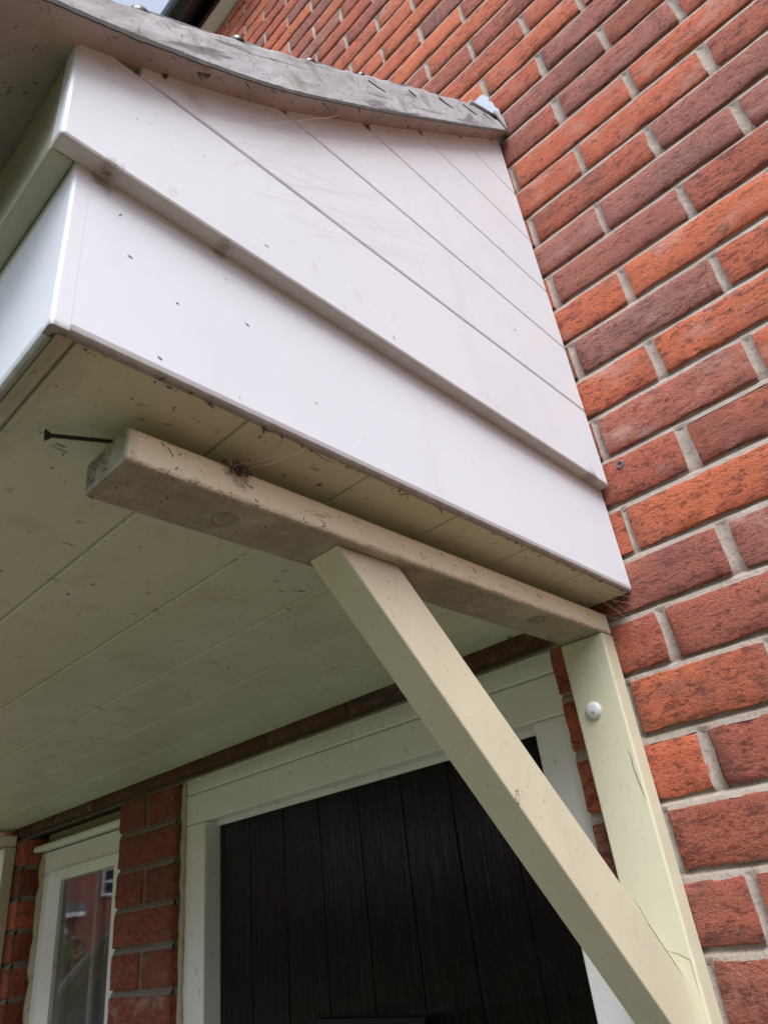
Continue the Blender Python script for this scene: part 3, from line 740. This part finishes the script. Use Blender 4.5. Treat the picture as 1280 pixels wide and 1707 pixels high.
# dark rounded tile noses standing out of the mortar at each course
nose = lathe([(0, -.009), (.0055, -.0075), (.0085, -.002), (.0085, .002), (.0060, .0065), (0, .0078)], 12)
for v in nose.verts: v.co += Vector([(rt.random() - .5) * .0016 for _ in range(3)])
bmesh.ops.recalc_face_normals(nose, faces=nose.faces); nme = bpy.data.meshes.new('tile_nose'); nose.to_mesh(nme); nose.free(); smooth(nme, 60); nme.materials.append(MAT_NOSE)
for k, y in enumerate(TY[1:], 2):
    o = bpy.data.objects.new('tile_nose', nme); COL.objects.link(o); o.parent = can
    q = (1.0, 1.0, .95, .85, .5, .6, .7, .55, .5)[min(k - 2, 8)]
    o.location = (VX - .010, y + .004, interp(TOPL, y) + .0045 * q); o.scale = (1.0 * q, 1.15 * q, .95 * q); o.rotation_euler = (R(40), rt.random() * .5, rt.random())
# dark slits where the tile tails show through the bedding mortar
bm = bmesh.new()
for k, y in enumerate(TY[4:], 5):
    L = (.040, .020, .046, .056, .034, .03)[min(k - 5, 5)]; yy = y + .006; a = math.atan2(.93, 1) - R(13)
    zt = interp(TOPL, y) - .012
    n0 = (yy + L * math.cos(a), zt + L * math.sin(a) - .005); th = .0014 if k > 5 else .0007
    poly = [(yy, zt + th), (yy + .6 * (n0[0] - yy), zt + .6 * (n0[1] - zt) + th * .8 - .001), n0, (yy + .5 * (n0[0] - yy), zt + .5 * (n0[1] - zt) - th), (yy, zt - th * .6)]
    part('tile_tail_gap', prism(poly, 0, VX - .006, VX + .0006), MAT_CRACK)
# lead flashing: upstand on the wall and apron over the top tiles
up = [(XL - .03, 1.492), (XL - .03, 1.573), (.045, 1.5745), (.0800, 1.5735), (.0985, 1.5760), (.1050, 1.573), (.1095, 1.560), (.1150, 1.552), (.1130, 1.541), (.1195, 1.528), (.1205, 1.510), (.1260, 1.497), (.1270, 1.470), (.1240, 1.462)]
lf = part('lead_flashing', prism([(x, z) for x, z in up], 1, -.0145, -.0120), MAT_LEAD)
part('lead_apron', prism([(-.0125, 1.4740), (-.0125, 1.4775), (-.125, 1.402), (-.125, 1.3985)], 0, XL - .03, VX - .002), MAT_LEAD)
part('flashing_end', prism([(-.045, 1.452), (-.004, 1.440), (-.004, 1.478), (-.03, 1.473)], 0, VX + .0005, VX + .0022), MAT_LEAD)

# ------------------------------------------------------------------ gallows brackets
BX0, BX1 = -.0150, .0468
br = thing('gallows_bracket', 'cream painted timber gallows bracket nearest the camera with a loose screw at its beam end', 'bracket', (0, 0, 0), 'gallows brackets under the canopy')
def bpart(name, bm, mat, ang=40, par=None): return obj(name, bm, mat, par or br, ang)
beam = bpart('beam', box(BX0 + .002, BX1, -.683, -.0015, .4322, .4612, .0035, 2), MAT_BEAM)
bpart('post', box(BX0, BX1 - .0004, -.0312, -.0012, -.30, .4318, .0022, 2), MAT_CREAM)
bm = prism([(-.4800, .4320), (-.4020, .4320), (-.0316, .0570), (-.0316, -.0350)], 0, -.0020, .0360)
bevel(bm, .0018, 2); bpart('brace', bm, MAT_CREAM)
def cap_at(name, prof, loc, rot, mat, par, n=22):
    bm = lathe(prof, n); bmesh.ops.recalc_face_normals(bm, faces=bm.faces); me = bpy.data.meshes.new(name); bm.to_mesh(me); bm.free(); smooth(me, 35)
    o = link(name, me, mat, par); o.location = loc; o.rotation_euler = rot; return o
o = cap_at('screw_cap', [(.0105, 0), (.0105, .0018), (.0098, .0036), (.0075, .0052), (.004, .0060), (0, .0062)], (.0090, -.0312, .3410), (R(90), 0, 0), MAT_CAP, br)
o['label'] = 'white plastic screw cap'
for p in ((.0165, -.5835, .4322), (.0250, -.1480, .4322)):
    cap_at('painted_plug', [(.0115, -.001), (.0112, .0012), (.0100, .0018), (.0090, .0006), (.0082, .0003), (.0070, .0014), (.003, .0020), (0, .0021)], p, (R(180), 0, 0), MAT_BEAM, br)
# loose countersunk screw lying in the gap above the beam
h0 = Vector((-.0055, -.7172, .4680)); d = (Vector((.0132, -.6804, .4678)) - h0).normalized()
scr = thing('loose_screw', 'dark countersunk wood screw sticking out above the end of the near bracket beam', 'screw', h0)
prof = [(0, 0), (.0012, .0004), (.0041, 0), (.0043, .0005), (.0036, .0016), (.0022, .0036), (.0016, .0045)]
z = .0045
while z < .066:
    prof += [(.00135, z), (.00135, z + .0008), (.0022, z + .0014), (.00135, z + .0020)]; z += .0022
prof += [(.0012, z), (0, z + .006)]
o = cap_at('shank', prof, (0, 0, 0), d.to_track_quat('Z', 'Y').to_euler(), MAT_STEEL, scr, 14)

# second bracket: a copy mirrored to the other end of the canopy
far = br.copy(); COL.objects.link(far); far.location = (-1.8378, 0, 0)
far['label'] = 'cream gallows bracket at the far left edge beside the narrow window'
for ch in list(br.children):
    c = ch.copy(); COL.objects.link(c); c.parent = far

# ------------------------------------------------------------------ cobwebs and debris
def web(name, label, strands, r=.00022):
    bm = bmesh.new(); rr = random.Random(len(strands) * 7 + 1)
    for a, b, sag in strands:
        a, b = Vector(a), Vector(b); pts = []
        for i in range(9):
            t = i / 8; p = a.lerp(b, t); p.z -= sag * 4 * t * (1 - t); p += Vector(((rr.random() - .5), (rr.random() - .5), (rr.random() - .5))) * .0012 * (0 < i < 8)
            pts.append(p)
        tube(bm, pts, r, 3)
    return tag(obj(name, bm, MAT_WEB), label, 'cobweb')
rw = random.Random(21)
st = []
for i in range(9):
    y = -.64 + rw.random() * .12
    st.append(((XU + .0015, y, .70 + rw.random() * .08), (XU + .004 + .012 * rw.random(), y + .10 + .15 * rw.random(), .80 + .12 * rw.random()), .003))
st += [((XU + .002, -.655, .765), (VX - .003, -.50, .935), .004), ((XU + .002, -.60, .75), (XU + .002, -.41, .90), .006)]
web('cobweb', 'fine cobweb strands on the white cladding just under the roof verge', st, .00012)
st = []
for i in range(9):
    st.append(((.05 + rw.random() * .035, -.012 - rw.random() * .09, .472 + rw.random() * .008), (.055 + rw.random() * .09, -.001 - .002 * rw.random(), .40 + rw.random() * .09), .004 * rw.random()))
for i in range(5):
    st.append(((BX1, -.02 - .05 * rw.random(), .44 + .02 * rw.random()), (.06 + .05 * rw.random(), -.001, .38 + .08 * rw.random()), .003))
web('cobweb', 'pale cobweb between the post top, the fascia corner and the bricks', st, .00008)
st = []
for i in range(6):
    st.append(((.048 + .004 * rw.random(), -.60 + .03 * rw.random(), .452 + .01 * rw.random()), (.055 + .03 * rw.random(), -.66 + .12 * rw.random(), Z0 - .001), .002))
web('cobweb', 'wispy cobweb stretched from the near beam to the soffit around a dirt clump', st, .00012)
def clump(name, label, p, r, n, seed, cat='debris'):
    rr = random.Random(seed); bm = bmesh.new()
    for i in range(n):
        c = Vector(p) + Vector((rr.gauss(0, r * .22), rr.gauss(0, r * .62), rr.gauss(0, r * .34))); L = r * (.08 + .30 * rr.random() ** 2)
        dd = Vector([rr.gauss(0, 1) for _ in range(3)]).normalized()
        tube(bm, [c - dd * L, c + Vector([rr.gauss(0, L * .3) for _ in range(3)]), c + dd * L], [r * .02, r * (.02 + .09 * rr.random() ** 3), r * .012], 4)
    return tag(obj(name, bm, MAT_DEBRIS), label, cat)
clump('debris_clump', 'dark clump of dead insects and web on the near beam below a soffit groove', (.050, -.5920, .4590), .0085, 190, 4)
clump('debris_clump', 'dark speck of web dirt under the bottom cladding board close to the front corner', (.0965, -.7385, .6285), .004, 22, 5)
bm = prism([(-.7051, .7825), (-.7020, .7812), (-.7000, .7900), (-.6992, .7985), (-.7018, .7992), (-.7040, .7900)], 0, XU + .0004, XU + .0016)
tag(obj('bark_chip', bm, MAT_DEBRIS), 'small dark bark chip stuck on white cladding below the verge', 'debris')
bm = prism([(-.6824, .7945), (-.6690, .8075), (-.6700, .8020), (-.6765, .7865), (-.6795, .7890)], 0, VX - .0040, VX - .0032)
tag(obj('leaf_scrap', bm, MAT_DEBRIS), 'torn triangular leaf scrap hanging from the lower edge of the verge', 'debris')
# curled dirt hairs and flecks stuck to soffit, beam and cladding
bm = bmesh.new(); rr = random.Random(77)
def hair(c, u, v, L, th, curl):
    pts = []; a = rr.random() * 6.28; p = Vector(c)
    for i in range(7):
        pts.append(p.copy()); a += curl * (rr.random() - .3); p = p + (Vector(u) * math.cos(a) + Vector(v) * math.sin(a)) * L / 6
    tube(bm, pts, [th * .5] + [th] * 5 + [th * .4], 3)
for i in range(64):      # soffit, thicker towards the front corner
    near = rr.random() < .65
    x = XR - .008 - (abs(rr.gauss(0, .11)) if near else rr.random() * 1.0); y = (-.75 + abs(rr.gauss(0, .10))) if near else -.75 + rr.random() * .74
    if y > -.01 or x < -1.8: continue
    if BX0 - .003 < x < BX1 + .003 and y > -.686: continue
    hair((x, y, Z0 - .0003), (1, 0, 0), (0, 1, 0), rr.choice((.0012, .002, .003, .007)), rr.choice((.00012, .0002, .00035)), 1.2)
for i in range(80):      # beam right face and underside
    y = -.68 + .64 * rr.random() ** 1.5
    if rr.random() < .5: hair((BX1 + .0002, y, .436 + .022 * rr.random()), (0, 1, 0), (0, 0, 1), rr.choice((.002, .004, .009)), rr.choice((.00016, .00025, .0004)), 1.3)
    else: hair((BX0 + .006 + .05 * rr.random(), y, .4320), (1, 0, 0), (0, 1, 0), rr.choice((.002, .003, .006)), rr.choice((.00016, .00025, .0004)), 1.3)
for i in range(150):      # flaking black edge of the beam
    y = -.68 + .66 * rr.random() ** 1.4
    hair((BX1 - .0008 * rr.random(), y, .4338 + .0022 * (rr.random() - .5)), (0, 1, 0), (0, .2, 1), rr.choice((.0015, .003, .004)), rr.choice((.00012, .0002, .0003)), .3)
for i in range(34):       # scribbled web dirt over the end grain
    hair((BX0 + .009 + .046 * rr.random(), -.6832, .438 + .018 * rr.random()), (1, 0, 0), (0, 0, 1), rr.choice((.002, .003, .005)), rr.choice((.00012, .0002)), 1.0)
for i in range(18):       # cladding and fascia flecks
    y = -.74 + .70 * rr.random() ** 1.6
    if rr.random() < .4: hair((XR + .0003, y, .487 + .13 * rr.random()), (0, 1, 0), (0, 0, 1), rr.choice((.0015, .0025, .004)), rr.choice((.0002, .00035)), .8)
    else:
        z = .636 + rr.random() * max(.02, interp(LOW, y) - .66)
        hair((XU + .0003, y, z), (0, 1, 0), (0, 0, 1), rr.choice((.0015, .0025, .005)), rr.choice((.0002, .00035)), .8)
for i in range(48):      # dirt along the lower fascia edge
    y = -.75 + .74 * rr.random(); hair((XR - .0058 - .003 * rr.random(), y, Z0 - .0002), (1, 0, 0), (0, 1, 0), rr.choice((.002, .004, .007)), rr.choice((.0003, .0005, .0007)), 1.0)
# hairline cracks and scuffs in the paint of the near bracket
def crack(pts, th): tube(bm, pts, [th * .4] + [th] * (len(pts) - 2) + [th * .3], 3)
yp = -.0313
crack([(.0385, yp, .287), (.0402, yp, .278), (.0392, yp, .268), (.0405, yp, .257), (.0418, yp, .246), (.0436, yp, .231)], .0004)
crack([(.0200, yp, .0842), (.0322, yp, .0808), (.0432, yp, .0747), (.0430, yp, .0617), (.0434, yp, .0438)], .00025)
crack([(.0362, -.1055, .1365), (.0362, -.0983, .1270), (.0362, -.0867, .1109), (.0362, -.0600, .0820), (.0362, -.0405, .0606)], .0003)
for i in range(9):
    hair((.0361, -.2790 + .006 * (rr.random() - .5), .2305 + .012 * (rr.random() - .5)), (0, 1, 0), (0, 0, 1), .0035, .00035, 1.4)
for i in range(26):
    t = rr.random() ** 1.5; hair((.0361, -.44 + t * .36 + .05 * (rr.random() - .5), .425 - t * .36 + .02 * (rr.random() - .5)), (0, 1, 0), (0, 0, 1), rr.choice((.001, .002, .003)), .0002, 1.2)
for i in range(10): hair((-.01 + .05 * rr.random(), yp, .10 + .32 * rr.random()), (1, 0, 0), (0, 0, 1), rr.choice((.001, .002)), .0002, 1.2)
tag(obj('dirt_flecks', bm, MAT_DEBRIS), 'dark dirt flecks and hairs stuck to soffit, beam and white boards', 'dirt', kind='stuff')
bm = bmesh.new()
for (y, L, a) in ((-.632, .011, -1.1), (-.528, .014, -.6), (-.462, .012, -1.9), (-.60, .004, -1.5)):
    z = interp(LOW, y) + .001; tube(bm, [(VX - .002, y, z), (VX - .001, y + .4 * L * math.cos(a), z + .5 * L * math.sin(a)), (VX - .001, y + L * math.cos(a), z + L * math.sin(a))], [.0004, .0007, .0003], 4)
tag(obj('twig_debris', bm, MAT_DEBRIS), 'few short dark twigs hanging from the lower edge of the roof verge', 'twigs')

# ------------------------------------------------------------------ what the window glass reflects
c0 = Vector((-1.47, .06)); dv = Vector((-.899, -.438)); rv = Vector((.438, -.899))
ANG = math.atan2(rv.y, rv.x)
def place(o, t): o.location = (c0.x + dv.x * t, c0.y + dv.y * t, 0); o.rotation_euler = (0, 0, ANG); return o
# local frame: x to the right as seen in the glass, y towards ... away from us is -y
nh = place(thing('neighbour_house', 'red brick house with white window reflected in the narrow side window', 'house'), 26)
def hp(name, bm, mat, par=nh): return obj(name, bm, mat, par)
hp('wall', box(-6, 5, -6, 0, GZ, 3.6), MAT_FARBRICK)
hp('roof', prism([(.3, 3.55), (-3, 5.6), (-6.3, 3.55)], 0, -6.2, 5.2), MAT_SLATE)
for (x0, x1, z0, z1) in ((.45, 1.35, 1.80, 2.65), (-3.4, -2.2, 1.6, 2.65), (2.5, 3.6, -.7, .5), (-3.4, -2.2, -.7, .5)):
    w = hp('window', box(x0, x1, 0.002, .06, z0, z1), MAT_CAP); hp('pane', box(x0 + .08, x1 - .08, .061, .066, z0 + .08, z1 - .08), MAT_BLACK, w); hp('transom', box(x0 + .08, x1 - .08, .067, .08, (z0 + z1) / 2 - .03, (z0 + z1) / 2 + .03), MAT_CAP, w)
pc = hp('porch_roof', prism([(.005, 1.72), (.55, 1.45), (.55, 1.40), (.005, 1.40)], 0, -.95, -.02), MAT_SLATE); hp('porch_fascia', box(-.95, -.02, .55, .57, 1.28, 1.40), MAT_CAP, pc)
hp('wall_plate', lathe([(.0, .012), (.09, .01), (.09, 0)], 16), MAT_CAP).matrix_local = Matrix.Translation((-.56, .002, .92)) @ Matrix.Rotation(R(-90), 4, 'X')
bush = place(thing('garden_bush', 'green garden bush reflected low in the narrow side window', 'bush'), 23)
bm = bmesh.new(); rr = random.Random(8)
for i in range(1400):
    a, u, q = rr.random() * 6.28, rr.random(), rr.random() ** .4
    c = Vector((-1.1 + 1.5 * q * math.cos(a) * math.sqrt(1 - u * u * .6), .8 * q * math.sin(a), GZ + .3 + 2.0 * u * (.6 + .4 * q) + .1 * rr.random()))
    n = Vector([rr.gauss(0, 1) for _ in range(3)]).normalized(); p = n.orthogonal().normalized() * .09; q2 = n.cross(p)
    bm.faces.new([bm.verts.new(c + v) for v in (p, q2 * .6, -p, -q2 * .6)])
obj('foliage', bm, MAT_LEAF, bush); bm = tube(bmesh.new(), [(-1.1, 0, GZ), (-1.1, 0, GZ + 1.2)], [.06, .03], 6); obj('stem', bm, MAT_SHED, bush)
shed = place(thing('garden_shed', 'grey boarded shed with pale sloping roof edge reflected in the narrow side window', 'shed'), 14)
k = 0
for i in range(20):
    x0 = -.62 + i * .16 - .4; x1 = x0 + .155; zt = lambda x: min(.0 + (x + .05) * 1.0, 2.0 - (x + .05)) + .05
    obj('wall_board', prism([(x0, GZ), (x1, GZ), (x1, max(GZ + .3, zt(x1))), (x0, max(GZ + .3, zt(x0)))], 1, -1.6 if i in (0, 19) else -.03, 0), MAT_SHED, shed)
for (a, b) in (((-1.1, -1.05), (1.0, 1.05)), ((1.0, 1.05), (2.3, -.25))):
    obj('barge_board', prism([(a[0], a[1]), (a[0], a[1] + .07), (b[0], b[1] + .07), (b[0], b[1])], 1, .002, .03), MAT_PALE, shed)
    obj('roof', prism([(a[0], a[1] + .071), (a[0], a[1] + .10), (b[0], b[1] + .10), (b[0], b[1] + .071)], 1, -1.65, .05), MAT_SLATE, shed)

# unseen house copies added round the garden to block low sky light
for k, (hx, hy, rz) in enumerate(((-26.0, -20.5, 0), (-3.5, -14.0, 0), (7.5, -11.5, 0), (10.5, -2.0, 0))):
    cp = nh.copy(); COL.objects.link(cp); cp.location = (hx, hy, 0)
    cp.rotation_euler = (0, 0, math.atan2(-hy * 1.0, -hx * 1.0) - math.pi / 2)
    cp['label'] = 'unseen red brick house added to block low sky light, ' + ('beyond the shed to the left', 'straight across the front lawn', 'across the lawn slightly to the right', 'standing close by on the right of the lawn')[k]
    cp['group'] = 'red brick houses across the lawn'
    for ch in list(nh.children):
        d = ch.copy(); COL.objects.link(d); d.parent = cp
        for g in ch.children:
            q = g.copy(); COL.objects.link(q); q.parent = d
nh['group'] = 'red brick houses across the lawn'
